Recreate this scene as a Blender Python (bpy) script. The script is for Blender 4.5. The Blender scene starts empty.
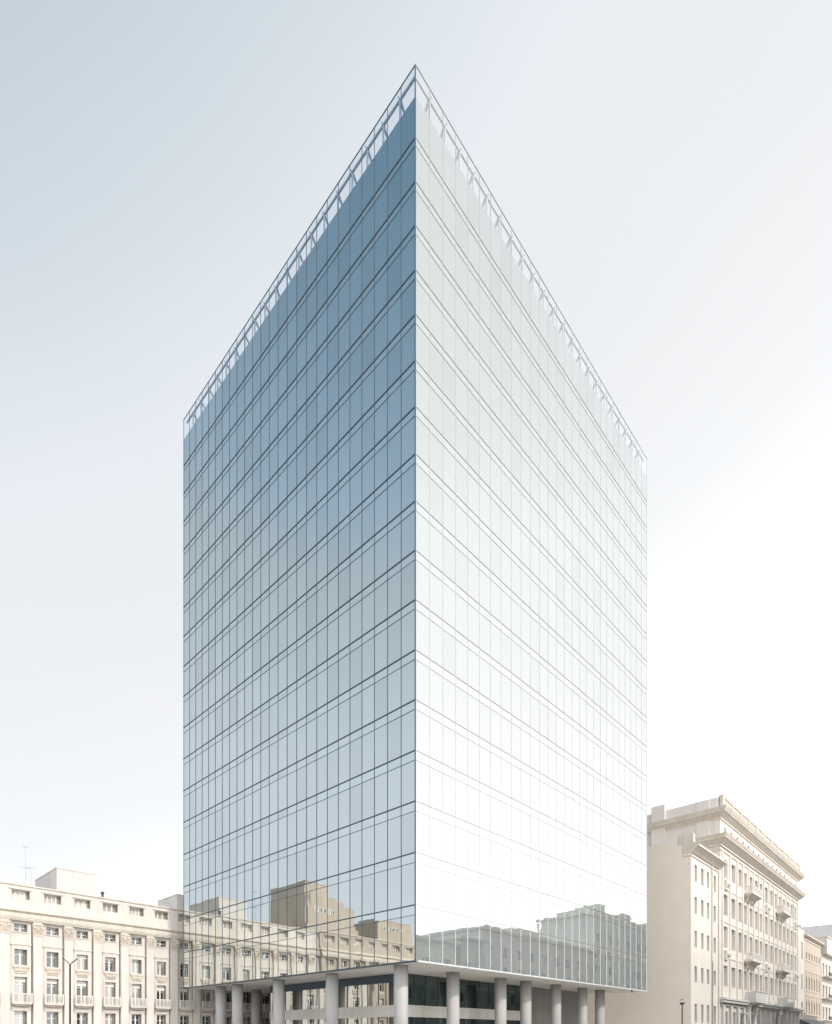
import bpy, math, random
from mathutils import Vector
R = random.Random(7)
C = bpy.context.scene.collection
SC = bpy.context.scene

# ------------------------------------------------------------------ town frame
# The whole block stands on one right-angled street grid. s runs along the tower's
# sunny street front, q runs along its shaded front, the tower corner is s = q = 0.
D0 = 47.0
TH = math.atan2(0.72557, 0.68815)
DR = (math.cos(TH), math.sin(TH)); DL = (-math.sin(TH), math.cos(TH))
def W(s, q, z=0.0):
    return Vector((s*DR[0]+q*DL[0], D0+s*DR[1]+q*DL[1], z))

# ------------------------------------------------------------------ materials
def mat(name):
    m = bpy.data.materials.new(name); m.use_nodes = True
    nt = m.node_tree; nt.nodes.clear()
    out = nt.nodes.new('ShaderNodeOutputMaterial')
    return m, nt, out
def N(nt, t, **kw):
    n = nt.nodes.new(t)
    for k, v in kw.items():
        if k.startswith('i_'): n.inputs[k[2:].replace('_', ' ')].default_value = v
        else: setattr(n, k, v)
    return n
def mul(nt, a, b, fac=1.0, mode='MULTIPLY'):
    n = N(nt, 'ShaderNodeMix', data_type='RGBA', blend_type=mode); n.inputs[0].default_value = fac
    for sock, v in ((n.inputs[6], a), (n.inputs[7], b)):
        if hasattr(v, 'links') or hasattr(v, 'is_linked'): nt.links.new(v, sock)
        else: sock.default_value = v
    return n.outputs[2]
def ramp(nt, fac, stops):
    r = N(nt, 'ShaderNodeValToRGB'); e = r.color_ramp.elements
    while len(e) < len(stops): e.new(0.5)
    for k, (p, c) in enumerate(stops):
        e[k].position = p; e[k].color = (*c, 1) if len(c) == 3 else c
    nt.links.new(fac, r.inputs[0]); return r.outputs[0]
def g3(v): return (v, v, v)

def plaster(name, col, rough=0.85, mott=0.10, streak=0.16, joints=None, bump=0.25):
    """rendered or stone wall: mottled, rain streaked, slightly uneven"""
    m, nt, out = mat(name); L = nt.links.new
    tc = N(nt, 'ShaderNodeTexCoord'); o = tc.outputs['Object']
    n1 = N(nt, 'ShaderNodeTexNoise'); n1.inputs['Scale'].default_value = 0.35; n1.inputs['Detail'].default_value = 6; L(o, n1.inputs['Vector'])
    mp = N(nt, 'ShaderNodeMapping'); mp.inputs['Scale'].default_value = (2.2, 2.2, 0.10); L(o, mp.inputs['Vector'])
    n2 = N(nt, 'ShaderNodeTexNoise'); n2.inputs['Scale'].default_value = 1.0; n2.inputs['Detail'].default_value = 5; L(mp.outputs[0], n2.inputs['Vector'])
    n3 = N(nt, 'ShaderNodeTexNoise'); n3.inputs['Scale'].default_value = 9; n3.inputs['Detail'].default_value = 4; L(o, n3.inputs['Vector'])
    c = ramp(nt, n1.outputs[0], [(0.3, tuple(x*(1-mott) for x in col)), (0.7, tuple(min(1, x*(1+mott*0.5)) for x in col))])
    c = mul(nt, c, ramp(nt, n2.outputs[0], [(0.32, g3(1-streak)), (0.62, g3(1.0))]))
    c = mul(nt, c, ramp(nt, n3.outputs[0], [(0.3, g3(0.95)), (0.7, g3(1.0))]))
    if joints:
        br = N(nt, 'ShaderNodeTexBrick'); br.inputs['Scale'].default_value = 1
        br.inputs['Brick Width'].default_value = joints[0]; br.inputs['Row Height'].default_value = joints[1]
        br.inputs['Mortar Size'].default_value = 0.012; br.inputs['Color1'].default_value = (1, 1, 1, 1)
        br.inputs['Color2'].default_value = (.93, .93, .93, 1); br.inputs['Mortar'].default_value = (.62, .6, .58, 1)
        mp2 = N(nt, 'ShaderNodeMapping'); mp2.inputs['Rotation'].default_value = (math.radians(90), 0, 0)
        L(o, mp2.inputs['Vector']); L(mp2.outputs[0], br.inputs['Vector'])
        c = mul(nt, c, br.outputs['Color'])
    b = N(nt, 'ShaderNodeBsdfPrincipled'); L(c, b.inputs['Base Color']); b.inputs['Roughness'].default_value = rough
    bp = N(nt, 'ShaderNodeBump'); bp.inputs['Strength'].default_value = bump; bp.inputs['Distance'].default_value = 0.03
    L(n3.outputs[0], bp.inputs['Height']); L(bp.outputs[0], b.inputs['Normal'])
    L(b.outputs[0], out.inputs[0]); return m

def solid(name, col, rough=0.6, metal=0.0, var=0.08):
    m, nt, out = mat(name); L = nt.links.new
    tc = N(nt, 'ShaderNodeTexCoord')
    n1 = N(nt, 'ShaderNodeTexNoise'); n1.inputs['Scale'].default_value = 1.3; n1.inputs['Detail'].default_value = 5; L(tc.outputs['Object'], n1.inputs['Vector'])
    c = ramp(nt, n1.outputs[0], [(0.3, tuple(x*(1-var) for x in col)), (0.7, tuple(min(1, x*(1+var)) for x in col))])
    b = N(nt, 'ShaderNodeBsdfPrincipled'); L(c, b.inputs['Base Color'])
    b.inputs['Roughness'].default_value = rough; b.inputs['Metallic'].default_value = metal
    L(b.outputs[0], out.inputs[0]); return m

def coated_glass(name, body, tint, refl, rnd='island', wav=0.0035, var=0.095):
    """solar-control curtain wall glass: a mirror coat over a body colour, each pane a touch different"""
    m, nt, out = mat(name); L = nt.links.new
    if rnd == 'island': r = N(nt, 'ShaderNodeNewGeometry').outputs['Random Per Island']
    else: r = N(nt, 'ShaderNodeObjectInfo').outputs['Random']
    k = ramp(nt, r, [(0, g3(1-var)), (0.5, g3(1.0)), (1, g3(1-var*0.4))])
    tc = N(nt, 'ShaderNodeTexCoord')
    nz = N(nt, 'ShaderNodeTexNoise'); nz.inputs['Scale'].default_value = 0.55; nz.inputs['Detail'].default_value = 1; L(tc.outputs['Object'], nz.inputs['Vector'])
    bp = N(nt, 'ShaderNodeBump'); bp.inputs['Strength'].default_value = 1.0; bp.inputs['Distance'].default_value = wav
    L(nz.outputs[0], bp.inputs['Height'])
    d = N(nt, 'ShaderNodeBsdfDiffuse'); L(mul(nt, (*body, 1), k), d.inputs['Color'])
    g = N(nt, 'ShaderNodeBsdfGlossy'); g.inputs['Roughness'].default_value = 0.0; L(mul(nt, (*tint, 1), k), g.inputs['Color']); L(bp.outputs[0], g.inputs['Normal'])
    mx = N(nt, 'ShaderNodeMixShader'); mx.inputs[0].default_value = refl
    L(d.outputs[0], mx.inputs[1]); L(g.outputs[0], mx.inputs[2]); L(mx.outputs[0], out.inputs[0]); return m

def clear_glass(name, refl=0.16, tint=(0.93, 0.96, 0.98), gl=(0.9, 0.95, 1.0)):
    m, nt, out = mat(name); L = nt.links.new
    t = N(nt, 'ShaderNodeBsdfTransparent'); t.inputs[0].default_value = (*tint, 1)
    g = N(nt, 'ShaderNodeBsdfGlossy'); g.inputs['Roughness'].default_value = 0.0; g.inputs['Color'].default_value = (*gl, 1)
    mx = N(nt, 'ShaderNodeMixShader'); mx.inputs[0].default_value = refl
    L(t.outputs[0], mx.inputs[1]); L(g.outputs[0], mx.inputs[2]); L(mx.outputs[0], out.inputs[0]); return m

def window_glass(name, dark, light, refl=0.22):
    """house window: dark room or pale curtain behind, one or the other per window"""
    m, nt, out = mat(name); L = nt.links.new
    r = N(nt, 'ShaderNodeObjectInfo').outputs['Random']
    tc = N(nt, 'ShaderNodeTexCoord')
    mp = N(nt, 'ShaderNodeMapping'); mp.inputs['Scale'].default_value = (7, 7, 0.5); L(tc.outputs['Object'], mp.inputs['Vector'])
    nz = N(nt, 'ShaderNodeTexNoise'); nz.inputs['Scale'].default_value = 1.2; L(mp.outputs[0], nz.inputs['Vector'])
    c = ramp(nt, r, [(0.0, dark), (0.62, tuple(x*1.8 for x in dark)), (0.72, light), (1.0, light)])
    c = mul(nt, c, ramp(nt, nz.outputs[0], [(0.3, g3(0.65)), (0.7, g3(1.0))]))
    d = N(nt, 'ShaderNodeBsdfDiffuse'); L(c, d.inputs['Color'])
    g = N(nt, 'ShaderNodeBsdfGlossy'); g.inputs['Roughness'].default_value = 0.02; g.inputs['Color'].default_value = (.9, .95, 1, 1)
    mx = N(nt, 'ShaderNodeMixShader'); mx.inputs[0].default_value = refl
    L(d.outputs[0], mx.inputs[1]); L(g.outputs[0], mx.inputs[2]); L(mx.outputs[0], out.inputs[0]); return m

def asphalt(name, col):
    m, nt, out = mat(name); L = nt.links.new
    tc = N(nt, 'ShaderNodeTexCoord')
    n1 = N(nt, 'ShaderNodeTexNoise'); n1.inputs['Scale'].default_value = 0.2; n1.inputs['Detail'].default_value = 8; L(tc.outputs['Object'], n1.inputs['Vector'])
    n2 = N(nt, 'ShaderNodeTexNoise'); n2.inputs['Scale'].default_value = 60; L(tc.outputs['Object'], n2.inputs['Vector'])
    c = ramp(nt, n1.outputs[0], [(0.3, tuple(x*0.8 for x in col)), (0.7, tuple(x*1.15 for x in col))])
    c = mul(nt, c, ramp(nt, n2.outputs[0], [(0.3, g3(0.8)), (0.7, g3(1.0))]))
    b = N(nt, 'ShaderNodeBsdfPrincipled'); L(c, b.inputs['Base Color']); b.inputs['Roughness'].default_value = 0.9
    L(b.outputs[0], out.inputs[0]); return m

M = dict(
    glass_shade=coated_glass('glass_shade', (.012, .03, .05), (.965, .985, .94), .74, 'island'),  # shade and sun copies of one tower glass, the light set into their colour
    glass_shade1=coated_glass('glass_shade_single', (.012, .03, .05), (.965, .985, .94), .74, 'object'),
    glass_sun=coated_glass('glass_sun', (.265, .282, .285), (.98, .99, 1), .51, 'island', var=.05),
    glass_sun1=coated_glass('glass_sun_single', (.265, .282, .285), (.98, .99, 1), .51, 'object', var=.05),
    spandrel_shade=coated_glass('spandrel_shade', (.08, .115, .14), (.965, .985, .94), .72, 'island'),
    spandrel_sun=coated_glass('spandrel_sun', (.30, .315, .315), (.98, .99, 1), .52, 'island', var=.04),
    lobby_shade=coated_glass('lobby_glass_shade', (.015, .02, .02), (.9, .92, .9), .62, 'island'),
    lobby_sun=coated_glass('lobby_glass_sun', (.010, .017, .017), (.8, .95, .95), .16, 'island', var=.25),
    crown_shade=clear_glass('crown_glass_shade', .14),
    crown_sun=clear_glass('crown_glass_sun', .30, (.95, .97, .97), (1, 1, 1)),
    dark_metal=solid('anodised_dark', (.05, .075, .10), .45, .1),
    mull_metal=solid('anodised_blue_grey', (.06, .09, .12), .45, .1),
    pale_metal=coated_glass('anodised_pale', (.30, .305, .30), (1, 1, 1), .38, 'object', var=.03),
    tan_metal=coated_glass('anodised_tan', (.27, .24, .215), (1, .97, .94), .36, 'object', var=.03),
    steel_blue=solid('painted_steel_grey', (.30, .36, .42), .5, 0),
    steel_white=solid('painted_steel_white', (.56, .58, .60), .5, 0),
    soffit=plaster('soffit_panels', (.66, .63, .59), .7, .04, .0, None, .05),
    column=plaster('column_concrete', (.40, .39, .38), .7, .08, .12, None, .08),
    panel_band=plaster('stone_panels', (.55, .53, .49), .7, .05, .04, None, .05),
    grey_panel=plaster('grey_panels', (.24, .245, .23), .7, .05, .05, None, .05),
    roofing=plaster('roofing', (.30, .29, .28), .9, .1, 0, None, .2),
    palazzo=plaster('palazzo_stucco', (.645, .598, .55), .85, .07, .10),
    palazzo_b=plaster('palazzo_stucco_warm', (.46, .40, .335), .85, .08, .12),
    ornament=plaster('palazzo_ornament', (.63, .555, .475), .85, .15, .15, None, .5),
    cornice=plaster('palazzo_cornice', (.65, .585, .515), .85, .08, .14),
    pent=plaster('penthouse_render', (.62, .59, .56), .85, .06, .10),
    endwall=plaster('blank_party_wall', (.80, .70, .615), .9, .04, .02),
    stone=plaster('right_stucco', (.69, .645, .59), .85, .06, .10),
    stone_sh=plaster('right_stucco_attic', (.68, .635, .595), .85, .05, .04),
    stone_base=plaster('right_base', (.60, .58, .555), .85, .08, .12),
    pink=plaster('far_stucco', (.58, .50, .42), .85, .06, .1),
    greywall=plaster('far_grey', (.60, .59, .575), .85, .06, .1),
    opp=plaster('across_stucco', (.46, .49, .44), .85, .12, .2),
    opp2=plaster('across_brick', (.38, .41, .365), .85, .15, .2, (.9, .4)),
    opp3=plaster('across_pale', (.46, .47, .44), .85, .12, .2),
    white_frame=solid('white_painted_wood', (.78, .77, .74), .5, 0, .04),
    iron=solid('dark_iron', (.05, .05, .05), .5, .4),
    rail=solid('pale_painted_iron', (.66, .63, .59), .55, 0, .05),
    win=window_glass('window_glass', (.03, .034, .036), (.45, .44, .42), .10),
    win_pale=window_glass('window_glass_pale', (.40, .345, .29), (.48, .42, .36), .05),
    win_shop=window_glass('shop_glass', (.05, .055, .06), (.10, .105, .11), .2),
    jamb_shadow=solid('jamb_shadow_tone', (.20, .185, .17), .7, 0),  # colour of the painted jamb shadows on the palazzo windows
    blind=solid('roller_blind', (.76, .74, .70), .8, 0, .05),
    lamp_glass=clear_glass('lamp_glass', .25, (.85, .85, .82)),
    asphalt=asphalt('asphalt', (.055, .055, .057)), paving=plaster('paving_slabs', (.58, .555, .52), .9, .08, 0, None, .1),
    kerb=plaster('kerb_stone', (.42, .41, .39), .9, .08, 0), paint=solid('road_paint', (.78, .78, .76), .8),
    earth=asphalt('ground_asphalt', (.46, .44, .41)),
)

# ------------------------------------------------------------------ mesh helpers
class MB:
    def __init__(self): self.v = []; self.f = []
    def quad(self, *p):
        k = len(self.v); self.v += [tuple(x) for x in p]; self.f.append(tuple(range(k, k+len(p)))); return self
    def box(self, a0, a1, b0, b1, c0, c1):
        k = len(self.v)
        self.v += [(a0,b0,c0),(a1,b0,c0),(a1,b1,c0),(a0,b1,c0),(a0,b0,c1),(a1,b0,c1),(a1,b1,c1),(a0,b1,c1)]
        for f in ((0,3,2,1),(4,5,6,7),(0,1,5,4),(1,2,6,5),(2,3,7,6),(3,0,4,7)): self.f.append(tuple(k+i for i in f))
        return self
    def frus(self, r0, z0, r1, z1):      # r = (a0,a1,b0,b1)
        k = len(self.v)
        for r, z in ((r0, z0), (r1, z1)): self.v += [(r[0],r[2],z),(r[1],r[2],z),(r[1],r[3],z),(r[0],r[3],z)]
        for f in ((0,3,2,1),(4,5,6,7),(0,1,5,4),(1,2,6,5),(2,3,7,6),(3,0,4,7)): self.f.append(tuple(k+i for i in f))
        return self
    def bar(self, p, q, w, h=None):      # square bar between two points
        h = h or w; p = Vector(p); q = Vector(q); d = (q-p).normalized()
        up = Vector((0,0,1)) if abs(d.z) < .95 else Vector((1,0,0))
        a = d.cross(up).normalized()*w/2; b = d.cross(a).normalized()*h/2
        k = len(self.v)
        for e in (p, q): self.v += [tuple(e+a+b), tuple(e-a+b), tuple(e-a-b), tuple(e+a-b)]
        for f in ((0,1,2,3),(7,6,5,4),(0,4,5,1),(1,5,6,2),(2,6,7,3),(3,7,4,0)): self.f.append(tuple(k+i for i in f))
        return self
    def tube(self, pts, rad, n=12):
        pts = [Vector(p) for p in pts]; k = len(self.v)
        for i, p in enumerate(pts):
            d = (pts[min(i+1, len(pts)-1)]-pts[max(i-1, 0)]).normalized()
            up = Vector((0,0,1)) if abs(d.z) < .95 else Vector((1,0,0))
            a = d.cross(up).normalized(); b = d.cross(a).normalized()
            r = rad[i] if isinstance(rad, (list, tuple)) else rad
            for j in range(n):
                t = 2*math.pi*j/n; self.v.append(tuple(p+a*r*math.cos(t)+b*r*math.sin(t)))
        for i in range(len(pts)-1):
            for j in range(n):
                self.f.append((k+i*n+j, k+i*n+(j+1)%n, k+(i+1)*n+(j+1)%n, k+(i+1)*n+j))
        self.f.append(tuple(k+j for j in range(n))[::-1]); self.f.append(tuple(k+(len(pts)-1)*n+j for j in range(n)))
        return self
    def lathe(self, prof, cx=0, cy=0, n=20):
        return self.tube([(cx, cy, z) for r, z in prof], [max(r, .001) for r, z in prof], n)
    def wall(self, a0, a1, c0, c1, b, ops, dep):
        """front sheet facing -b with openings and their reveals"""
        A = sorted({a0, a1, *[x for o in ops for x in o[:2]]}); Z = sorted({c0, c1, *[x for o in ops for x in o[2:4]]})
        for i in range(len(A)-1):
            for j in range(len(Z)-1):
                ca, cz = (A[i]+A[i+1])/2, (Z[j]+Z[j+1])/2
                if any(o[0] < ca < o[1] and o[2] < cz < o[3] for o in ops): continue
                self.quad((A[i],b,Z[j]),(A[i+1],b,Z[j]),(A[i+1],b,Z[j+1]),(A[i],b,Z[j+1]))
        for o in ops:
            x0, x1, y0, y1 = o[:4]; e = b+dep
            self.quad((x0,b,y0),(x0,e,y0),(x0,e,y1),(x0,b,y1)); self.quad((x1,b,y0),(x1,b,y1),(x1,e,y1),(x1,e,y0))
            self.quad((x0,b,y0),(x1,b,y0),(x1,e,y0),(x0,e,y0)); self.quad((x0,b,y1),(x0,e,y1),(x1,e,y1),(x1,b,y1))
        return self
    def shell(self, a0, a1, c0, c1, b0, b1):   # sides, back and roof behind a front sheet
        self.quad((a0,b0,c0),(a0,b0,c1),(a0,b1,c1),(a0,b1,c0)); self.quad((a1,b0,c0),(a1,b1,c0),(a1,b1,c1),(a1,b0,c1))
        self.quad((a0,b1,c0),(a0,b1,c1),(a1,b1,c1),(a1,b1,c0)); self.quad((a0,b0,c1),(a1,b0,c1),(a1,b1,c1),(a0,b1,c1))
        return self
    def mesh(self, name, m, smooth=False):
        me = bpy.data.meshes.new(name); me.from_pydata(self.v, [], self.f); me.update()
        me.materials.append(m)
        if smooth:
            for p in me.polygons: p.use_smooth = len(p.vertices) == 4
        return me
    def build(self, name, m, parent=None, smooth=False):
        o = bpy.data.objects.new(name, self.mesh(name, m, smooth)); C.objects.link(o); o.parent = parent; return o

def thing(name, label, cat, s, q, z=0, group=None, turn=0.0):
    o = bpy.data.objects.new(name, None); C.objects.link(o); o.empty_display_size = .5
    o.location = W(s, q, z); o.rotation_euler = (0, 0, TH+turn)
    o['label'] = label; o['category'] = cat
    if group: o['group'] = group
    return o
def inst(me, name, parent, loc):
    o = bpy.data.objects.new(name, me); C.objects.link(o); o.parent = parent; o.location = loc; return o
def struct(name, mb, m):
    o = mb.build(name, m); o.rotation_euler = (0, 0, TH); o.location = W(0, 0, 0); o['kind'] = 'structure'; return o

# ------------------------------------------------------------------ the setting
struct('ground', MB().quad((-2500,-2500,0),(2500,-2500,0),(2500,2500,0),(-2500,2500,0)), M['earth'])
struct('road', MB().quad((-160,-25,.004),(330,-25,.004),(330,-9,.004),(-160,-9,.004))
       .quad((-28,-9,.004),(-12,-9,.004),(-12,30,.004),(-28,30,.004)), M['asphalt'])
mk = MB()
for k in range(-20, 40): mk.quad((k*8,-17.08,.008),(k*8+3,-17.08,.008),(k*8+3,-16.92,.008),(k*8,-16.92,.008))
struct('road_marking', mk, M['paint'])
struct('pavement', MB().box(-10,330,-7.2,-2.6,0,.13).box(-8.5,52,-2.6,40.6,0,.13).box(-160,330,-31.4,-26.8,0,.13), M['paving'])
struct('kerb', MB().box(-10.2,330,-7.5,-7.2,0,.14).box(-160,330,-26.8,-26.5,0,.14), M['kerb'])

# ------------------------------------------------------------------ glass tower
TS, TQ = 44.2, 39.4
SCL = D0/601.0
def zc(y): return 1.7+(1036-y)*SCL
LED = [zc(y) for y in (136.6,180.5,224.6,269,313.5,359.8,405.7,453.1,500.2,549.4,598.8,649,698.8,749.5,800.3,851.7,904.1)]
ZT, ZC_, ZB = zc(64.3), zc(95.6), zc(960)
NL, NR = 25, 27
tower = thing('glass_tower', 'tall blue and white glass office tower standing on round columns', 'office tower', 0, 0)
def strip_h(i): return .54+.17*i/16.0
# faces: 'a' shaded front (plane s=0, along q), 'b' sunny front (plane q=0, along s)
def pt(face, u, d, z):     # u along the face, d outwards
    return (-d, u, z) if face == 'a' else (u, -d, z)
rows = []
for i in range(18):
    top = ZC_ if i == 0 else LED[i-1]-.10-strip_h(i-1)-.04
    bot = LED[i] if i < 17 else ZB
    rows.append((bot, top))
def proj(p):
    w = W(p[0], p[1], p[2]); return (601*w.x/w.y, 601*(w.z-1.7)/w.y)
panes = []
for face, n, Ln in (('a', NL, TQ), ('b', NR, TS)):
    st = Ln/n
    for i, (b, t) in enumerate(rows):
        for k in range(n):
            j = [R.uniform(-.0036, .0036) for _ in range(4)]
            P4 = [pt(face, u, jj, z) for (u, z), jj in zip(((k*st,b),(k*st+st,b),(k*st+st,t),(k*st,t)), j)]
            pr = [proj(p) for p in P4]
            area = abs(sum(pr[m][0]*pr[(m+1)%4][1]-pr[(m+1)%4][0]*pr[m][1] for m in range(4)))/2
            panes.append((area, face, P4))
panes.sort(key=lambda x: -x[0])
for area, face, P4 in panes[:100]:
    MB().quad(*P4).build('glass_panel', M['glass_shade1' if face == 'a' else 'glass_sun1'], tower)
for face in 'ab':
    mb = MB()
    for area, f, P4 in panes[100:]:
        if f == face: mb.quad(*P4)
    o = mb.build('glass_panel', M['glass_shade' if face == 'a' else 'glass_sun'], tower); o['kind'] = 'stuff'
for face, n, Ln in (('a', NL, TQ), ('b', NR, TS)):
    st = Ln/n; sh = face == 'a'  # metal and steel come darker on the shaded front, shade put into colour
    for i, z in enumerate(LED):
        h = strip_h(i)
        mb = MB()
        for k in range(n):
            j = [R.uniform(-.002, .002) for _ in range(4)]
            mb.quad(*[pt(face, u, jj, zz) for (u, zz), jj in zip(((k*st,z-.10-h),(k*st+st,z-.10-h),(k*st+st,z),(k*st,z)), j)])
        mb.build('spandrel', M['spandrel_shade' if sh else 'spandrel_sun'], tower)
        e = .012
        mb = MB()
        lh = .09 if sh else .055
        p, q = pt(face, -.045 if sh else 0.02, .04 if sh else .03, z), pt(face, Ln+.06, -.02, z-.10)
        mb.box(min(p[0],q[0]), max(p[0],q[0]), min(p[1],q[1]), max(p[1],q[1]), z-lh, z)
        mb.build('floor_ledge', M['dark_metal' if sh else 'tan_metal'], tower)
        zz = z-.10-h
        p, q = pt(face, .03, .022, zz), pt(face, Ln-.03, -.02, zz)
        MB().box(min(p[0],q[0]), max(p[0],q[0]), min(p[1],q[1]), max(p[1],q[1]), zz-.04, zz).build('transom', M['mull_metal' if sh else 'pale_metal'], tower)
    for k in range(1, n+1):
        u = k*st-(0.03 if k == n else 0); w = .018 if sh else .022
        p, q = pt(face, u-w, .034, 0), pt(face, u+w, -.02, 0)
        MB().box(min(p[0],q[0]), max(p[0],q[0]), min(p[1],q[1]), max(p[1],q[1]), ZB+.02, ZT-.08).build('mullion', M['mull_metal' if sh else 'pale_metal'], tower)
    # clear parapet panes and the top rail
    for k in range(n):
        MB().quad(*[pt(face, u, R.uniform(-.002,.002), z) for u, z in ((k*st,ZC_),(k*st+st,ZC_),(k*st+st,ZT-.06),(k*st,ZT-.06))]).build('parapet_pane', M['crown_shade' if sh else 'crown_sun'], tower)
    p, q = pt(face, -.035 if sh else .03, .035, 0), pt(face, Ln+.035, -.03, 0)
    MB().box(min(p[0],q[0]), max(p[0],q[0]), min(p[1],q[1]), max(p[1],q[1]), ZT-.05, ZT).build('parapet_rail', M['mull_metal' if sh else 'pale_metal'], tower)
    # steel frames behind the parapet glass
    cnt = 20 if sh else 23; pit = Ln/cnt
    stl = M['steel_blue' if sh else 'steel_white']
    for k in range(1, cnt):
        u = k*pit; mb = MB()
        mb.bar(pt(face, u, -.28, ZC_-.1), pt(face, u, -.28, ZT-.28), .13, .13)
        mb.bar(pt(face, u, -.30, ZT-.30), pt(face, u, -2.3, ZC_-.05), .19, .16)
        mb.bar(pt(face, u, -.03, ZT-.33), pt(face, u, -.20, ZT-.33), .06, .06)
        mb.build('brace', stl, tower)
    a, b = pt(face, .3, -.28, ZT-.36), pt(face, Ln-.3, -.28, ZT-.36)
    MB().bar(a, b, .14, .16).build('ring_beam', stl, tower)
    # the hem along the underside
    p, q = pt(face, -.05 if sh else .02, .05, 0), pt(face, Ln+.05, -.25, 0)
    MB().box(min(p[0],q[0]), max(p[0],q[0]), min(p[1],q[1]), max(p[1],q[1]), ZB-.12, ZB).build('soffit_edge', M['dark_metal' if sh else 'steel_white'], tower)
MB().box(.004,.045,-.05,.02,ZB+.01,ZT-.075).build('corner_post', M['pale_metal'], tower)
# shaded-side closing strip next to the corner post, and far closing posts
MB().box(-.052,.0,-.05,.05,ZB+.01,ZT-.075).build('corner_trim', M['mull_metal'], tower)
for k, m in ((0, 'steel_blue'), (1, 'steel_white')):
    pass
# the two backs
for nm, a, b in (('back', (TS, 0), (TS, TQ)), ('back', (0, TQ), (TS, TQ))):
    mb = MB()
    n = 26
    for i, (bz, t) in enumerate(rows):
        for k in range(n):
            p0 = (a[0]+(b[0]-a[0])*k/n, a[1]+(b[1]-a[1])*k/n); p1 = (a[0]+(b[0]-a[0])*(k+1)/n, a[1]+(b[1]-a[1])*(k+1)/n)
            mb.quad((*p0, bz), (*p1, bz), (*p1, t), (*p0, t))
    o = mb.build('glass_panel', M['glass_shade'], tower); o['kind'] = 'stuff'
    mb = MB()
    for i, z in enumerate(LED):
        mb.quad((*a, z-.14-strip_h(i)), (*b, z-.14-strip_h(i)), (*b, z), (*a, z))
    mb.build('spandrel', M['spandrel_shade'], tower)
MB().box(.06,TS-.04,.06,TQ-.04,ZC_-.45,ZC_-.02).build('roof_slab', M['roofing'], tower)
# underside with panel joints as real grooves between panels
sof = MB()
sof.quad((.2,.2,ZB-.09),(TS-.2,.2,ZB-.09),(TS-.2,TQ-.2,ZB-.09),(.2,TQ-.2,ZB-.09))
sof.build('soffit', M['soffit'], tower)
for s, q in ((1.2,2.8),(8.5,3.3),(16.0,3.3),(20.6,3.3),(26.8,3.3),(33.0,3.3),(37.6,3.3),
             (1.4,12.1),(1.4,20.9),(1.4,29.1),(1.6,33.2),(7.2,34.6),(14.0,36.8),(24.0,36.8),(34.0,36.8),(42.0,36.8)):
    MB().lathe([(.60,0),(.60,ZB-.09)], s, q, 32).build('column', M['column'], tower, True)
# recessed entrance storeys
LS, LQ, LE, LF = 5.5, 7.0, 40.7, 28.8
ZL = ZB-.10
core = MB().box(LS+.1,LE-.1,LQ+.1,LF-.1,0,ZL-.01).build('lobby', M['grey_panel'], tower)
core['label'] = 'recessed dark glazed lobby between the columns'
za, zb = 3.50, 4.62
def strip_panes(face, u0, u1, d, z0, z1, n, m):
    mb = MB(); st = (u1-u0)/n
    for k in range(n):
        P4 = []
        for u, z in ((u0+k*st+.02,z0),(u0+k*st+st-.02,z0),(u0+k*st+st-.02,z1),(u0+k*st+.02,z1)):
            P4.append((d+R.uniform(-.002,.002), u, z) if face == 'a' else (u, d+R.uniform(-.002,.002), z))
        mb.quad(*P4)
    return mb.build('lobby_glass', m, core)
GE = 27.4
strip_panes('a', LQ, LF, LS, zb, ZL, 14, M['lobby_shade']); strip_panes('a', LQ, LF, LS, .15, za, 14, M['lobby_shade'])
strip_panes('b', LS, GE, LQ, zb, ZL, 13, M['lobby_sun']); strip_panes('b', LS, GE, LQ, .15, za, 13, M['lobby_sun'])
def lobby_band(u0, u1, n, face):
    mb = MB(); st = (u1-u0)/n
    for k in range(n):
        if face == 'a': mb.box(LS-.07, LS+.05, u0+k*st+.012, u0+k*st+st-.012, za, zb)
        else: mb.box(u0+k*st+.012, u0+k*st+st-.012, LQ-.07, LQ+.05, za, zb)
    mb.build('panel_band', M['panel_band'], core)
MB().box(LS-.045, LS+.05, LQ-.04, LF, 6.75, ZL-.005).build('soffit_reflection', M['dark_metal'], core)  # dark band laid over the lobby glass for the soffit's reflection
lobby_band(LQ-.05, LF, 16, 'a'); lobby_band(LS+.05, GE, 15, 'b')
mb = None
for k in range(15):
    u = LQ+(LF-LQ)*k/14; MB().box(LS-.05, LS+.03, u-.025, u+.025, zb, ZL).box(LS-.05, LS+.03, u-.025, u+.025, .1, za).build('mullion', M['dark_metal'], core)
for k in range(1, 14):
    u = LS+(GE-LS)*k/13; MB().box(u-.025, u+.025, LQ-.05, LQ+.03, zb, ZL).box(u-.025, u+.025, LQ-.05, LQ+.03, .1, za).build('mullion', M['dark_metal'], core)
for k in range(5):
    a = GE+.1+(LE-GE-.1)*k/5; b = GE+.1+(LE-GE-.1)*(k+1)/5; MB().box(a+.012, b-.012, LQ-.03, LQ+.06, .1, ZL-.005).build('wall_panel', M['grey_panel'], core)
# little drain spout below the soffit
MB().bar((40.4,.35,ZB-.09),(40.4,.35,ZB-.38),.12).bar((40.4,.35,ZB-.33),(40.15,.1,ZB-.36),.10).build('drain_spout', M['iron'], tower)

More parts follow.
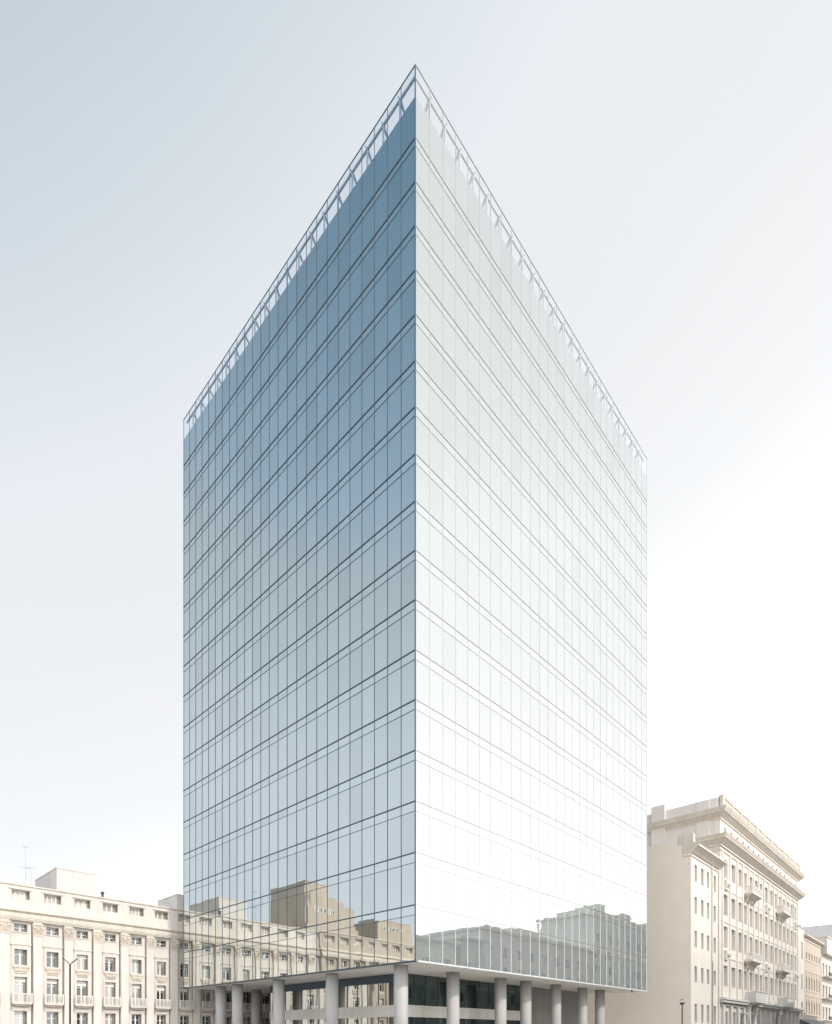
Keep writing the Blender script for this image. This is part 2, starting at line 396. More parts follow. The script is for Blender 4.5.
# ------------------------------------------------------------------ windows
WCACHE = {}
def window(parent, s, q, z0, z1, w, kind, lights=2, cross=None, glass='win', frame='white_frame', blind=0.0, jamb_shade=0.0):
    """s,q,z in the parent's own frame; the window sits at the back of its reveal"""
    h = round(z1-z0, 3); key = (h, round(w, 3), lights, cross, glass, frame, blind)
    if key not in WCACHE:
        f = MB(); t = .065
        f.box(-w/2,-w/2+t,-.05,.03,0,h).box(w/2-t,w/2,-.05,.03,0,h).box(-w/2+t,w/2-t,-.05,.03,0,t).box(-w/2+t,w/2-t,-.05,.03,h-t,h)
        for k in range(1, lights):
            x = -w/2+w*k/lights; tt = .07 if lights == 2 else .045; f.box(x-tt,x+tt,-.06,.03,t,h-t)
        if cross:
            for c in ([cross] if not isinstance(cross, tuple) else cross):
                f.box(-w/2+t,w/2-t,-.045,.025,h*c-.025,h*c+.025)
        fm = f.mesh('window', M[frame])
        pm = MB().quad((-w/2+.03,0,.03),(w/2-.03,0,.03),(w/2-.03,0,h-.03),(-w/2+.03,0,h-.03)).mesh('pane', M[glass])
        bm_ = MB().box(-w/2+t,w/2-t,-.09,-.065,h*(1-blind),h-t).mesh('blind', M['blind']) if blind else None
        WCACHE[key] = (fm, pm, bm_)
    fm, pm, bm_ = WCACHE[key]
    o = inst(fm, 'window', parent, (s, q, z0)); inst(pm, 'pane', o, (0, 0, 0))
    if bm_: inst(bm_, 'blind', o, (0, 0, 0))
    if jamb_shade:  # dark strip added at the right jamb in place of its cast shadow
        k2 = (h, jamb_shade)
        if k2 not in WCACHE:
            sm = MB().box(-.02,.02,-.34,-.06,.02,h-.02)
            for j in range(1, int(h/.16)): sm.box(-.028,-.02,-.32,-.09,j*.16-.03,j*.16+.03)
            sm.box(-jamb_shade,-.02,-.085,-.055,.03,h-.03)
            WCACHE[k2] = sm.mesh('jamb_shadow', M['jamb_shadow'])
        inst(WCACHE[k2], 'jamb_shadow', o, (w/2-.03, 0, 0))
    return o

# ------------------------------------------------------------------ the long stucco block on the left
PQ = TQ+3.0
def palazzo(s0, s1, centres, q, wallmat, label, capitals=True, depth=14.0, base=None):
    root = thing('palazzo', label, 'building', s0, q)
    X = lambda s: s-s0
    rowz = dict(ground=(1.9,4.33), french=(5.27,8.0), tall=(9.28,10.95), small=(12.85,13.66), attic=(16.32,17.25))
    wd = dict(ground=1.17, french=1.17, tall=1.17, small=1.22, attic=1.68)
    dep = .50
    ops = []
    for c in centres:
        if X(c)-1.51-.6 > 0 and capitals: ops.append((X(c)-1.51-.54, X(c)-1.51-.42, .2, 13.9))  # open slot left of each pilaster, cut dark in place of its shadow
        for k, (a, b) in rowz.items(): ops.append((X(c)-wd[k]/2, X(c)+wd[k]/2, a, b))
    w = MB().wall(0, s1-s0, 0, 17.75, 0, ops, dep).shell(0, s1-s0, 0, 17.75, 0, depth)
    # pilasters, window surrounds, hoods
    for c in centres:
        pc = X(c)-1.51
        if pc-.42 > 0: w.box(pc-.42, pc+.42, -.36, .02, 0, 14.0)
        x = X(c)
        w.box(x-.98, x+.98, -.17, .02, 11.42, 11.56).box(x-.90, x+.90, -.09, .02, 11.28, 11.42)
        for k in ('tall',):
            a, b = rowz[k]; e = wd[k]/2
            w.box(x-e-.26, x-e-.02, -.06, .02, a-.1, 11.28).box(x+e+.02, x+e+.26, -.06, .02, a-.1, 11.28)
            w.box(x-e-.02, x+e+.02, -.055, .02, b+.02, 11.28)
        a, b = rowz['french']; e = wd['french']/2
        w.box(x-e-.2, x-e-.02, -.06, .02, a, b+.2).box(x+e+.02, x+e+.2, -.06, .02, a, b+.2).box(x-e-.02, x+e+.02, -.055, .02, b+.02, b+.2)
        w.box(x-e-.34, x+e+.34, -.16, .02, 4.62, 4.74).box(x-e-.26, x+e+.26, -.10, .02, 4.42, 4.62)
        w.box(x-wd['small']/2-.12, x+wd['small']/2+.12, -.09, .02, 12.74, 12.83)
        e = wd['attic']/2
        w.box(x-e-.28, x+e+.14, -.11, .02, 17.33, 17.43)
    w.build('wall', M[wallmat], root)
    c = MB()
    for z0, z1, p in ((13.98,14.12,.42),(14.12,14.22,.50),(14.30,14.82,.44),(14.82,14.93,.54),(14.93,15.06,.68)):
        c.box(-.0-p*0, s1-s0, -p, .03, z0, z1)
    c.box(0, s1-s0, -.38, .03, 14.22, 14.30)
    c.box(0, s1-s0, -.10, .03, 15.06, 15.3).box(0, s1-s0, -.12, .3, 17.75, 17.90)
    c.build('cornice', M['cornice'], root)
    if capitals:
        for cc in centres:
            pc = X(cc)-1.51
            if pc-.45 < 0: continue
            cap = MB()
            cap.frus((pc-.43,pc+.43,-.38,.0), 12.55, (pc-.50,pc+.50,-.46,.0), 13.5).box(pc-.54,pc+.54,-.52,0,13.62,13.80).box(pc-.50,pc+.50,-.44,0,13.5,13.62)
            for d in (-.34, .34): cap.tube([(pc+d,-.58,13.42),(pc+d,-.3,13.42)], .16, 10)
            for d in (-.25, 0, .25): cap.frus((pc+d-.07,pc+d+.07,-.45,-.3), 12.75, (pc+d-.11,pc+d+.11,-.55,-.3), 13.2)
            cap.box(pc-.46,pc+.46,-.40,0,12.45,12.55)
            cap.build('capital', M['ornament'], root)
    for cc in centres:
        x = X(cc); rel = MB()
        rel.frus((x-.52,x+.52,-.10,.02), 8.38, (x-.66,x+.66,-.14,.02), 8.98).box(x-.76,x+.76,-.20,.02,8.98,9.14)
        for k in range(5): rel.lathe([(.02,8.5),(.09,8.58),(.10,8.72),(.05,8.86),(.01,8.9)], x-.44+.22*k, -.13, 8)
        rel.build('relief_panel', M['ornament'], root)
    for cc in centres:
        x = X(cc)
        b = MB().box(x-.90, x+.90, -.72, -.003, 5.10, 5.24).frus((x-.55,x+.55,-.30,-.003), 4.84, (x-.84,x+.84,-.64,-.003), 5.10)
        slab = b.build('balcony', M['cornice'], root)
        r = MB()
        r.box(x-.88,x+.88,-.70,-.63,6.16,6.24).box(x-.88,x+.88,-.69,-.64,5.30,5.35)
        for sd in (-.85, .85):
            r.box(x+sd-.03,x+sd+.03,-.63,-.23,6.16,6.24)
            for k in range(3): r.box(x+sd-.018,x+sd+.018,-.55+k*.13,-.515+k*.13,5.24,6.16)
        for k in range(15):
            xx = x-.84+1.68*k/14; r.box(xx-.022,xx+.022,-.685,-.645,5.24,6.16)
        for xx in (x-.87, x, x+.87): r.box(xx-.05,xx+.05,-.71,-.62,5.24,6.28)
        r.build('railing', M['rail'], slab)
    for cc in centres:
        x = X(cc); e = dep-.01
        window(root, x, e, *rowz['ground'], 1.17, 'ground', 2, (.72,), jamb_shade=.24)
        window(root, x, e, *rowz['french'], 1.17, 'french', 2, (.35,.72), blind=R.choice((.0,.18,.22,.18)), jamb_shade=.24)
        window(root, x, e, *rowz['tall'], 1.17, 'tall', 2, (.68,), blind=R.choice((0,0,.25,.2)), jamb_shade=.22)
        window(root, x, e, *rowz['small'], 1.22, 'small', 2, (.5,), jamb_shade=.16)
        window(root, x, e, *rowz['attic'], 1.68, 'attic', R.choice((3,3,4)), None, glass='win_pale', jamb_shade=.2)
    return root, X
cA = [-1.44+3.02*k for k in range(-6, 12)]
palA, XA = palazzo(-22.65, 35.0, cA, PQ, 'palazzo', 'long cream stucco palazzo with pilasters and small balconies left of the tower')
MB().box(XA(-12.25), XA(-8.0), 3.1, 11.6, 17.0, 21.1).box(XA(-12.3), XA(-7.95), 3.05, 11.65, 21.1, 21.22).build('penthouse', M['pent'], palA)
MB().box(XA(1.98), XA(11.0), 3.1, 9.0, 17.0, 20.45).box(XA(1.93), XA(11.05), 3.05, 9.05, 20.45, 20.55).build('penthouse', M['pent'], palA)
cB = [-24.4-3.02*k for k in range(0, 11)]
palB, XB = palazzo(-58.0, -22.66, sorted(cB), PQ-.85, 'palazzo_b', 'warm beige palazzo with stepped attic mirrored in the shaded glass front', capitals=False, depth=15)
pt_ = MB()
pt_.box(XB(-27.3), XB(-22.7), 4.0, 13.5, 17.0, 26.2)
pt_.box(XB(-27.35), XB(-22.68), 3.95, 13.55, 26.2, 26.35)
pt_.box(XB(-29.3), XB(-27.35), 3.95, 13.0, 17.0, 24.4).box(XB(-30.6), XB(-29.3), 3.95, 12.6, 17.0, 23.9).box(XB(-32.8), XB(-30.6), 3.95, 12.2, 17.0, 23.2)
pt_.box(XB(-29.3), XB(-23.2), 3.75, 3.99, 17.0, 24.35)
pt_.box(XB(-33.4), XB(-22.7), 3.72, 3.96, 17.0, 19.6)
pent = pt_.build('penthouse', M['palazzo_b'], palB)
for k in range(6): window(pent, XB(-24.3-.85*k), 3.74, 21.6, 22.4, .5, 'slot', 1)
p3 = MB().box(XB(-47.2), XB(-38.6), 4.0, 11.5, 17.0, 22.3).box(XB(-47.25), XB(-38.55), 3.95, 11.55, 22.3, 22.42).build('penthouse', M['palazzo_b'], palB)
for k in range(5): window(p3, XB(-40.2-1.1*k), 3.96, 20.6, 21.3, .6, 'slot', 1)

# things on the palazzo roof
def antenna(s, q, z, h, label, arms):
    o = thing('roof_antenna', label, 'antenna', s, q, z, 'aerials on the palazzo roof')
    MB().lathe([(.025,0),(.02,h*.6),(.012,h)], 0, 0, 8).build('mast', M['steel_blue'], o)
    a = MB()
    for zz, l in arms:
        a.bar((-l/2,0,zz),(l/2,0,zz),.025)
        for k in range(4): a.bar((-l/2+l*k/3,-.25,zz),(-l/2+l*k/3,.25,zz),.02)
    a.build('crossarm', M['steel_blue'], o)
antenna(-14.9, PQ+5, 17.75, 5.8, 'tall thin aerial mast on the roof, left of the plain rooftop box', ((5.6,.6),(3.2,.9)))
antenna(-14.35, PQ+5, 17.75, 3.4, 'short bent aerial beside the taller mast on the roof', ((3.3,.9),))
antenna(1.2, PQ+4.6, 17.75, 2.3, 'small aerial on the roof next to the tower glass edge', ((2.2,.5),(1.7,.7)))
ac = thing('condenser_unit', 'dark round condenser unit on the roof beside the plain rooftop box', 'air conditioner', -12.9, PQ+5.2, 17.75)
MB().box(-.5,.5,-.35,.35,.1,.95).box(-.45,-.38,-.3,.3,0,.1).box(.38,.45,-.3,.3,0,.1).build('casing', M['steel_blue'], ac)
MB().tube([(0,-.36,.52),(0,-.40,.52)], .36, 18).tube([(-.51,0,.52),(-.55,0,.52)], .3, 18).build('fan_grille', M['iron'], ac)
fl = thing('roof_flue', 'short dark flue pipe at the right end of the rooftop box', 'flue', -7.6, PQ+2.2, 17.75)
MB().lathe([(.13,0),(.13,1.0),(.2,1.02),(.2,1.2),(.05,1.3)], 0, 0, 12).build('pipe', M['iron'], fl)

# ------------------------------------------------------------------ tall stucco building on the right
RQ = -1.5
def stack(mb, a0, a1, b0, b1, layers, wrap0=True, wrap1=True):
    for z0, z1, p, *e in layers:
        p1 = e[0] if e else p
        mb.frus((a0-(p if wrap0 else 0), a1+(p if wrap1 else 0), b0-p, b1), z0, (a0-(p1 if wrap0 else 0), a1+(p1 if wrap1 else 0), b0-p1, b1), z1)
S0, S1 = 69.3, 124.4
big = thing('corniced_building', 'tall cream building with two deep cornices and stacked balconies at right', 'building', S0, RQ)
X = lambda s: s-S0
cols = [72.1,76.4,80.0,83.1,86.7,90.1,93.3,97.2,101.1,104.3,107.7,111.1,114.6,118.1,121.4]
rws = [(27.5,30.5),(21.4,24.8),(16.1,19.6),(9.8,13.2),(.3,5.7)]
ops = []; att = []
Lb = S1-S0
for c in cols:
    for a, b in rws: ops.append((X(c)-1.1, X(c)+1.1, a, b))
for k in range(16):
    c = 2.6+k*(Lb-5.2)/15; att.append(c); ops.append((c-.45, c+.45, 34.15, 35.75))
w = MB().wall(0, Lb, 0, 40.0, 0, ops, .55).shell(0, Lb, 0, 40.0, 0, 26)
mid = [0.9]+[X((cols[i]+cols[i+1])/2) for i in range(14)]+[Lb-.8]
for m_ in mid: w.box(m_-.28, m_+.28, -.20, .02, 7.9, 31.5)
for zz in (14.4, 20.2, 25.6): w.box(.3, Lb-.3, -.10, .02, zz, zz+.28)
w.build('wall', M['stone'], big)
MB().box(-.06, -.002, .5, 25.9, 33.72, 36.5).box(-.06, -.002, .5, 25.9, 38.5, 40.02).box(-.20,-.06,1.6,3.6,33.8,36.5).box(-.20,-.06,1.6,3.6,38.2,40.0).box(-.5,-.06,8.6,10.9,33.8,41.0)\
    .build('attic_cladding', M['stone_sh'], big)
c = MB()
stack(c, 0, Lb, 0, 26, [(31.5,31.8,.14),(32.2,32.5,.22),(32.5,33.15,.28,1.05),(33.15,33.4,1.15),(33.4,33.8,1.2,1.4)])
stack(c, 0, Lb, 0, 26, [(36.5,36.8,.16),(36.8,37.4,.22,.9),(37.4,37.65,1.0),(37.65,38.1,1.05,1.25)])
c.build('cornice', M['cornice'], big)
c = MB()
n = 11
for k in range(n+1):
    x = .35+k*(Lb-.7)/n; c.box(x-.35, x+.35, -.45, .2, 38.1, 40.3)
for k in range(n):
    x0 = .35+k*(Lb-.7)/n+.35; x1 = .35+(k+1)*(Lb-.7)/n-.35
    c.box(x0, x1, -.40, .1, 38.1, 38.75).box(x0, x1, -.40, .1, 40.0, 40.22)
    m_ = max(3, int((x1-x0)/.55))
    for j in range(m_): xx = x0+(j+.5)*(x1-x0)/m_; c.lathe([(.17,38.75),(.12,38.95),(.21,39.3),(.13,39.8),(.17,40.0)], xx, -.2, 8)
c.build('balustrade', M['cornice'], big)
sh = MB(); stack(sh, 0, Lb, 0, 3, [(6.6,7.1,.35),(7.1,7.5,.9),(7.5,7.85,1.1)])
for m_ in mid: sh.box(m_-.5, m_+.5, -.40, .02, 0, 6.6)
sh.build('base_course', M['stone_base'], big)
for cc in cols:
    for j, (a, b) in enumerate(rws):
        if j == 4: window(big, X(cc), .53, a, b, 2.2, 'shop', 2, (.6,), glass='win_shop', frame='mull_metal')
        else: window(big, X(cc), .53, a, b, 2.2, 'tall', 2, (.33,.66), glass='win_pale', frame='pale_metal')
for cc in att: window(big, cc, .53, 34.15, 35.75, .9, 'slot', 1, None, glass='win_shop')
for cc in (72.1, 97.2, 121.4):
    for zz in (26.4, 15.0):
        x = X(cc); orn = MB().frus((x-.7,x+.7,-.30,0), zz-.9, (x-.95,x+.95,-.5,0), zz+.6).lathe([(.05,zz-.5),(.4,zz-.2),(.45,zz+.2),(.1,zz+.55)], x, -.45, 10); orn.build('shield', M['stone'], big)
for cc in (84.9, 107.4):
    for zz, kind in ((26.85,0),(15.1,0),(7.9,1)):
        x = X(cc); hw = 3.1; p = 1.55 if not kind else 2.1
        s_ = MB().box(x-hw, x+hw, -p, -.21, zz-.35, zz).frus((x-hw+.5,x+hw-.5,-p*.5,-.21), zz-.75, (x-hw+.15,x+hw-.15,-p+.15,-.21), zz-.35)
        b = s_.build('balcony', M['stone' if not kind else 'stone_base'], big)
        r = MB()
        if kind == 0:
            r.box(x-hw+.05,x+hw-.05,-p+.03,-p+.20,zz+.95,zz+1.1)
            for sd in (-1, 1): r.box(x+sd*(hw-.12)-.08,x+sd*(hw-.12)+.08,-p+.2,-.35,zz+.95,zz+1.1)
            for k in range(22): xx = x-hw+.15+(2*hw-.3)*k/21; r.box(xx-.06,xx+.06,-p+.06,-p+.17,zz,zz+.95)
            for k in range(4):
                for sd in (-1, 1): yy = -p+.35+k*.22; r.box(x+sd*(hw-.12)-.05,x+sd*(hw-.12)+.05,yy-.05,yy+.05,zz,zz+.95)
        else:
            r.box(x-hw,x+hw,-p,-p+.25,zz,zz+1.5).box(x-hw,x-hw+.25,-p+.25,-.34,zz,zz+1.5).box(x+hw-.25,x+hw,-p+.25,-.34,zz,zz+1.5)
            r.box(x-hw-.1,x+hw+.1,-p-.1,-p+.3,zz+1.5,zz+1.68)
        r.build('railing', M['rail' if not kind else 'stone_base'], b)
        for d in (-2.1, -.7, .7, 2.1) if not kind else (-2.2, 2.2):
            k_ = MB()
            k_.frus((x+d-.18,x+d+.18,-.4,-.21), zz-(1.6 if not kind else 4.5), (x+d-.2,x+d+.2,-p*.55,-.21), zz-.7)
            k_.build('bracket', M['ornament' if not kind else 'stone_base'], b)

# lower wing in front of it, with the blank end wall
A0, A1 = 56.2, 68.9
wing = thing('side_wing', 'lower wing with huge blank beige end wall and four window columns', 'building', A0, RQ)
X2 = lambda s: s-A0
wc = [58.2, 61.0, 63.6, 66.7]
wr = [(24.3,26.8),(19.6,22.1),(14.7,17.1),(9.6,11.9),(3.6,6.4)]
ops = [(X2(c)-.52, X2(c)+.52, a, b) for c in wc for a, b in wr]
Lw = A1-A0
w = MB().wall(0, Lw, 0, 28.6, 0, ops, .55)
w.quad((Lw,0,0),(Lw,24,0),(Lw,24,28.6),(Lw,0,28.6)).quad((0,24,0),(0,24,30.3),(Lw,24,30.3),(Lw,24,0))
w.box(.6, Lw-.02, 1.2, 23.9, 28.6, 30.2)
w.build('wall', M['stone'], wing)
e = MB(); e.quad((0,0,0),(0,0,28.6),(0,.9,29.6),(0,2.0,30.4),(0,24,30.4),(0,24,0))
e.box(.004, .6, .9, 24, 28.6, 30.38)
e.build('end_wall', M['endwall'], wing)
c = MB(); stack(c, -.04, Lw, 0, 1.2, [(27.7,27.95,.12),(28.2,28.5,.2,.45),(28.5,28.95,.45,1.05),(28.95,29.25,1.15),(29.25,29.6,1.15,.7)], wrap0=False, wrap1=False)
c.box(-.04, .7, -.35, 1.9, 29.6, 30.9).frus((-.04,.7,-.35,1.9),30.9,(.05,.65,.3,1.2),31.6).frus((.72,Lw,-.6,1.2),29.6,(.72,Lw,.4,1.2),30.2)
c.build('cornice', M['cornice'], wing)
MB().lathe([(.10,0),(.10,28.2)], X2(65.15), -.16, 10).build('downpipe', M['tan_metal'], wing)
MB().lathe([(.12,0),(.12,28.2)], X2(68.3), -.16, 10).build('downpipe', M['stone_sh'], wing)
for cc in wc:
    for a, b in wr: window(wing, X2(cc), .53, a, b, 1.04, 'tall', 2, (.5,), glass='win_pale' if b > 12 else 'win_shop', frame='pale_metal')

# ------------------------------------------------------------------ houses further down the street
def house(name, label, s0, s1, q, h, rowsz, centres, ww, wallm, D=16, turn=0, glass='win_pale', cor=True, frame='pale_metal', group=None, base=None, dep=.4, s_root=None):
    root = thing(name, label, 'building', s0 if not turn else s1, q, 0, group, turn)
    Ln = s1-s0
    cs = [(c-s0 if not turn else s1-c) for c in centres]
    ops = [(c-ww/2, c+ww/2, a, b) for c in cs for a, b in rowsz]
    w = MB().wall(0, Ln, 0, h, 0, ops, dep).shell(0, Ln, 0, h, 0, D)
    w.build('wall', M[wallm], root)
    if cor:
        c = MB(); stack(c, 0, Ln, 0, D, [(h-1.1,h-.8,.15),(h-.5,h-.2,.25,.6),(h-.2,h+.12,.7)])
        for a, b in rowsz[:3]: c.box(.1, Ln-.1, -.09, .02, a-.45, a-.2)
        c.build('cornice', M['cornice' if wallm in ('pink', 'stone') else wallm], root)
    for c in cs:
        for a, b in rowsz: window(root, c, dep-.01, a, b, ww, 'w', 2, (.5,), glass=glass, frame=frame)
    return root
hc = house('townhouse', 'small pink-beige townhouse with rows of windows beyond the corniced building', 131, 150.5, RQ, 25.4,
           [(20.0,21.6),(12.8,16.2),(7.0,10.4),(1.2,4.4)], [133.4,136.4,139.4,142.4,145.4,148.4], 1.2, 'pink')
for a, b in ((12.8,16.2),(7.0,10.4)):
    for k in range(6): x = 2.4+3*k; MB().tube([(x,-.1,b),(x,.02,b)], .72, 14).box(x-.8,x+.8,-.14,.02,b+.75,b+.9).build('window_head', M['pink'], hc)
he = house('narrow_house', 'narrow white house squeezed between corniced building and pink townhouse', 124.7, 130.9, RQ, 26.4, [(19.5,23.5),(12.5,16.0),(6,9.6)], [128.6], 1.3, 'stone', cor=False)
MB().frus((0,6.2,0,16),26.4,(0,6.2,5,16),28.2).build('roof', M['stone'], he)
hd = house('grey_block', 'large grey flat-roofed block rising behind the far townhouses', 168, 200, RQ, 33.0, [(26,29),(20,23),(14,17)], [172,177,182,187,192], 1.5, 'greywall', D=60, cor=False)
MB().box(2,10,8,14,33,34.2).box(.3,5,22,28,33,33.9).build('roof_plant', M['greywall'], hd)
hf = house('terrace_block', 'pale apartment block with white rooftop storey and stacked balconies at far right', 151.2, 167.4, RQ, 23.0, [(17.5,20.8),(11.8,15.1),(6.1,9.4),(1,3.8)], [154.0,158.2,162.4], 2.4, 'stone_sh', cor=False)
MB().box(.3, 15.8, -1.2, 10, 23.0, 27.2).box(.1, 16.0, -1.4, 10.2, 27.2, 27.5).build('rooftop_storey', M['stone'], hf)
for k in range(3):
    b = MB().box(.6, 15.6, -1.5, -.002, 17.0-5.7*k, 17.25-5.7*k).build('balcony', M['stone'], hf)
    r = MB().box(.6,15.6,-1.5,-1.42,18.1-5.7*k,18.2-5.7*k)
    for j in range(40): r.box(.65+j*.38,.69+j*.38,-1.48,-1.44,17.25-5.7*k,18.1-5.7*k)
    r.build('railing', M['iron'], b)
sg = thing('shop_awning', 'dark awning over the pavement below the pink townhouse', 'awning', 124.9, RQ-.02, 0)
MB().quad((0,0,5.6),(24,0,5.6),(24,-2.4,4.4),(0,-2.4,4.4)).quad((0,-2.4,4.4),(24,-2.4,4.4),(24,-2.4,3.7),(0,-2.4,3.7)).build('canvas', M['dark_metal'], sg)
MB().bar((.3,-.0,3.6),(.3,-2.4,4.35),.07).bar((12,-.0,3.6),(12,-2.4,4.35),.07).bar((23.7,-.0,3.6),(23.7,-2.4,4.35),.07).build('arm', M['iron'], sg)

# ------------------------------------------------------------------ buildings across the street, mirrored in the sunny front
def opp(s0, s1, h, wm, label, q=-32, D=14, extra=()):
    nfl = int((h-2)/3.6); rz = [(1.6+3.6*k, 3.5+3.6*k) for k in range(nfl)]
    nc = max(2, int((s1-s0)/4.2)); cs = [s0+(k+.5)*(s1-s0)/nc for k in range(nc)]
    o = house('street_building', label, s0, s1, q, h, rz, cs, 1.5, wm, D=D, turn=math.pi, glass='win', group='buildings mirrored in the sunny glass front')
    L_ = s1-s0
    for (a, b, zz, d) in extra:
        MB().box(s1-b, s1-a, 1.5, d, h, zz).build('roof_box', M[wm], o)
    return o
opp(20, 43.6, 17.2, 'opp', 'low grey-green block mirrored in the sunny glass nearest the tower corner', extra=((35.5,40.5,17.9,9),))
opp(45, 51.0, 18.4, 'opp2', 'narrow low block mirrored in the sunny glass beside the corner')
opp(51.2, 91.7, 21.0, 'opp3', 'mid-height block mirrored below the stepped tall one in the sunny glass', extra=((62,72,22.6,8),))
opp(92, 108, 29.6, 'opp', 'tall dark block mirrored in the middle of the sunny glass front', extra=((93.5,104,31.2,10),(98,102,32.8,8)))
opp(108.2, 119, 29.8, 'opp2', 'tall block with roof box mirrored right of the middle in the sunny glass', extra=((110,115,32.2,9),))
opp(119.2, 146, 29.4, 'opp3', 'long pale block mirrored at the right edge of the sunny glass', extra=((125,133,31.8,9),))

# ------------------------------------------------------------------ street lamps
l = thing('street_lamp', 'slim pole lamp with two flat heads in front of the left palazzo', 'street lamp', -16.94, 25.13)
H = 8.45
MB().lathe([(.16,0),(.16,.5),(.085,.55),(.07,H-.55)], 0, 0, 14).build('pole', M['iron'], l, True)
u = Vector((0.93, -0.36, 0))
for sd in (-1, 1):
    a = MB().bar((0,0,H-.62), tuple(u*sd*.16+Vector((0,0,H-.36))), .07).build('arm', M['iron'], l)
    p, q = u*sd*.12+Vector((0,0,H-.42)), u*sd*.58+Vector((0,0,H-.02))
    MB().bar(tuple(p), tuple(q), .26, .07).build('lamp_head', M['iron'], l)
l = thing('street_lantern', 'small post lantern with glass bowl in front of the blank beige wall', 'street lamp', 25.7, -11.1)
H = 5.27
MB().lathe([(.16,0),(.16,.4),(.09,.5),(.06,1.2),(.05,H-.62),(.09,H-.58)], 0, 0, 14).build('post', M['iron'], l, True)
MB().lathe([(.08,H-.56),(.20,H-.50),(.24,H-.36)], 0, 0, 16).build('cradle', M['iron'], l, True)
MB().lathe([(.24,H-.355),(.23,H-.2),(.14,H-.07)], 0, 0, 16).build('globe', M['lamp_glass'], l, True)
MB().lathe([(.15,H-.068),(.10,H-.03),(.02,H)], 0, 0, 16).build('cap', M['iron'], l, True)
for sx, qx, H, lab in ((51.56,-9.32,4.75,'curved-arm lamp below the first balcony of the corniced building'), (66.07,-10.09,5.15,'curved-arm lamp below the second balcony of the corniced building')):
    l = thing('street_lamp', lab, 'street lamp', sx, qx, 0, 'curved-arm lamps along the kerb')
    MB().lathe([(.14,0),(.14,.5),(.07,.56),(.055,H-1.3)], 0, 0, 12).build('pole', M['iron'], l, True)
    pts = []
    for k in range(9):
        t = k/8*math.pi/2; pts.append((.9*(1-math.cos(t)), -.45*(1-math.cos(t)), H-1.3+1.2*math.sin(t)))
    MB().tube(pts, .045, 8).build('arm', M['iron'], l, True)
    MB().frus((.72,1.42,-.62,-.38),H-.24,(.80,1.36,-.58,-.42),H-.02).build('lamp_head', M['steel_white'], l)

# ------------------------------------------------------------------ light
az = (Vector((DR[0], DR[1], 0))*.012-Vector((DL[0], DL[1], 0))).normalized()
EL = math.radians(37.5)
sd = Vector((az.x*math.cos(EL), az.y*math.cos(EL), math.sin(EL)))
sun = bpy.data.lights.new('sun', 'SUN'); sun.energy = 2.4; sun.angle = math.radians(.5); sun.color = (1.0, .95, .885)
so = bpy.data.objects.new('sun', sun); C.objects.link(so); so.location = (60, -60, 90)
so.rotation_euler = (-sd).to_track_quat('-Z', 'Y').to_euler()

wd = bpy.data.worlds.new('World'); SC.world = wd; wd.use_nodes = True
nt = wd.node_tree; nt.nodes.clear(); L = nt.links.new
out = nt.nodes.new('ShaderNodeOutputWorld'); bg = nt.nodes.new('ShaderNodeBackground'); bg.inputs[1].default_value = .1
sky = N(nt, 'ShaderNodeTexSky', sky_type='NISHITA'); sky.sun_disc = False
sky.sun_elevation = EL; sky.sun_rotation = math.atan2(az.x, az.y); sky.dust_density = 3.0; sky.air_density = 1.0
# bright summer haze: whiter low down and towards the sunny side, deeper blue high on the other side
tc = N(nt, 'ShaderNodeTexCoord'); sep = N(nt, 'ShaderNodeSeparateXYZ'); L(tc.outputs['Generated'], sep.inputs[0])
m1 = N(nt, 'ShaderNodeMath', operation='MULTIPLY_ADD'); L(sep.outputs['X'], m1.inputs[0]); m1.inputs[1].default_value = -.45; L(sep.outputs['Z'], m1.inputs[2])
m2 = N(nt, 'ShaderNodeMath', operation='MULTIPLY_ADD'); L(m1.outputs[0], m2.inputs[0]); m2.inputs[1].default_value = .6; m2.inputs[2].default_value = .3
hz = ramp(nt, m2.outputs[0], [(p*.6+.3, c) for p, c in (
    (-.45, (2.4,2.37,2.3)), (-.12, (1.9,1.88,1.84)), (.10, (1.5,1.5,1.48)), (.30, (1.38,1.39,1.39)), (.40, (1.15,1.16,1.165)), (.50, (1.02,1.032,1.042)),
    (.62, (.965,.975,.985)), (.70, (.925,.95,.973)), (.80, (.90,.94,.98)), (.86, (.81,.865,.91)), (.96, (.625,.71,.775)), (1.0, (.47,.61,.765)), (1.09, (.175,.315,.465)), (1.25, (.15,.26,.39)))])
mx = N(nt, 'ShaderNodeMix', data_type='RGBA', blend_type='MIX'); mx.inputs[0].default_value = .10
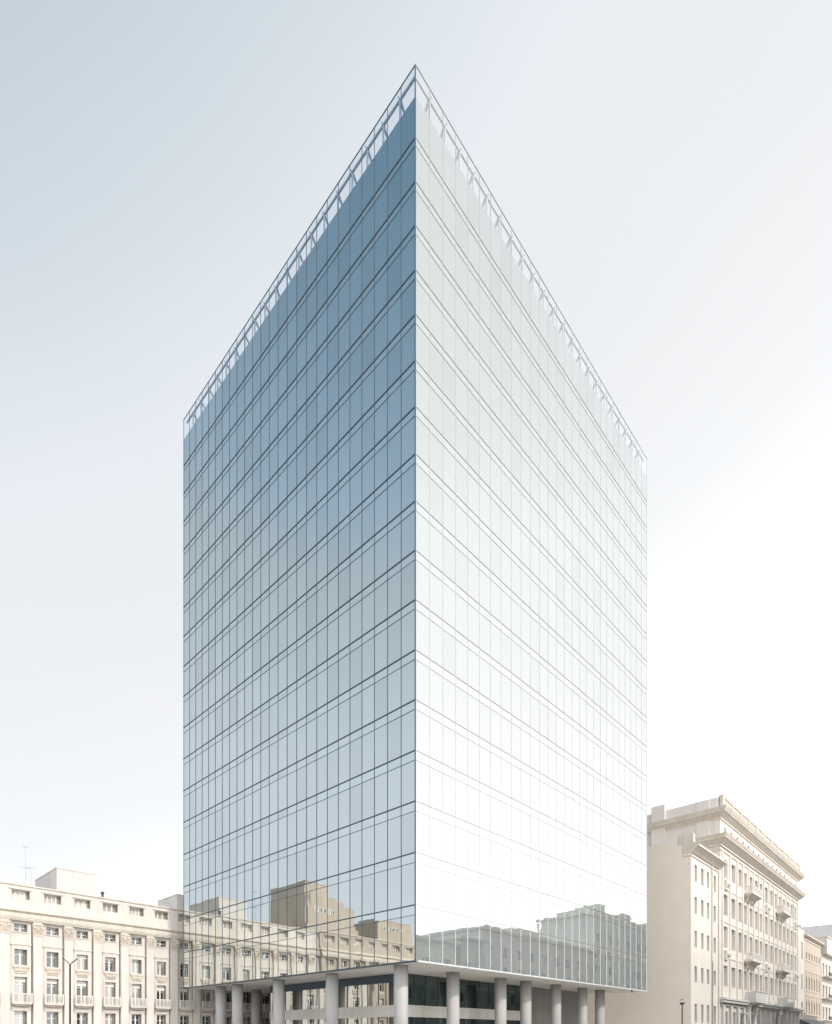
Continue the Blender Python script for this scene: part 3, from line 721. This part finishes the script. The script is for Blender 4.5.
# clearer blue air towards the far left, and very faint uneven haze
mxx = N(nt, 'ShaderNodeMath', operation='MULTIPLY_ADD'); L(sep.outputs['X'], mxx.inputs[0]); mxx.inputs[1].default_value = -1; mxx.inputs[2].default_value = 0
hz = mul(nt, hz, ramp(nt, mxx.outputs[0], [(0.58, (1,1,1)), (0.78, (.965,1.0,1.04)), (0.93, (.93,1.0,1.10))]))
mpw = N(nt, 'ShaderNodeMapping'); mpw.inputs['Scale'].default_value = (1.6, 1.6, 4.5); mpw.inputs['Rotation'].default_value = (.3, .5, .2); L(tc.outputs['Generated'], mpw.inputs['Vector'])
nzw = N(nt, 'ShaderNodeTexNoise'); nzw.inputs['Scale'].default_value = 1.5; nzw.inputs['Detail'].default_value = 5; L(mpw.outputs[0], nzw.inputs['Vector'])
hz = mul(nt, hz, ramp(nt, nzw.outputs[0], [(0.3, (.988,.99,.993)), (0.7, (1.012,1.01,1.007))]))
sc10 = N(nt, 'ShaderNodeVectorMath', operation='SCALE'); L(hz, sc10.inputs[0]); sc10.inputs['Scale'].default_value = 10
# the half of the sky that holds the sun (behind the camera) glows more
gy = N(nt, 'ShaderNodeMath', operation='MULTIPLY_ADD', use_clamp=True); L(sep.outputs['Y'], gy.inputs[0]); gy.inputs[1].default_value = -1.5; gy.inputs[2].default_value = -.1
gs = N(nt, 'ShaderNodeMath', operation='MULTIPLY_ADD'); L(gy.outputs[0], gs.inputs[0]); gs.inputs[1].default_value = 12.0; gs.inputs[2].default_value = 10.0
L(gs.outputs[0], sc10.inputs['Scale'])
L(sc10.outputs[0], mx.inputs[6]); L(sky.outputs[0], mx.inputs[7])
L(mx.outputs[2], bg.inputs[0]); L(bg.outputs[0], out.inputs[0])

# ------------------------------------------------------------------ camera
cam = bpy.data.cameras.new('camera'); co = bpy.data.objects.new('camera', cam); C.objects.link(co)
co.location = (0, 0, 1.7); co.rotation_euler = (math.radians(90), 0, 0)
cam.sensor_fit = 'HORIZONTAL'; cam.sensor_width = 36; cam.lens = 601/832*36
cam.shift_y = (1036-512)/832; cam.shift_x = (416-415.5)/832; cam.clip_end = 6000
SC.camera = co

SC.render.engine = 'CYCLES'
SC.view_settings.view_transform = 'Standard'; SC.view_settings.look = 'None'; SC.view_settings.exposure = 0
cy = SC.cycles
cy.use_denoising = True; cy.caustics_reflective = True; cy.blur_glossy = 1.0; cy.caustics_refractive = False
cy.max_bounces = 10; cy.transparent_max_bounces = 24; cy.sample_clamp_indirect = 6
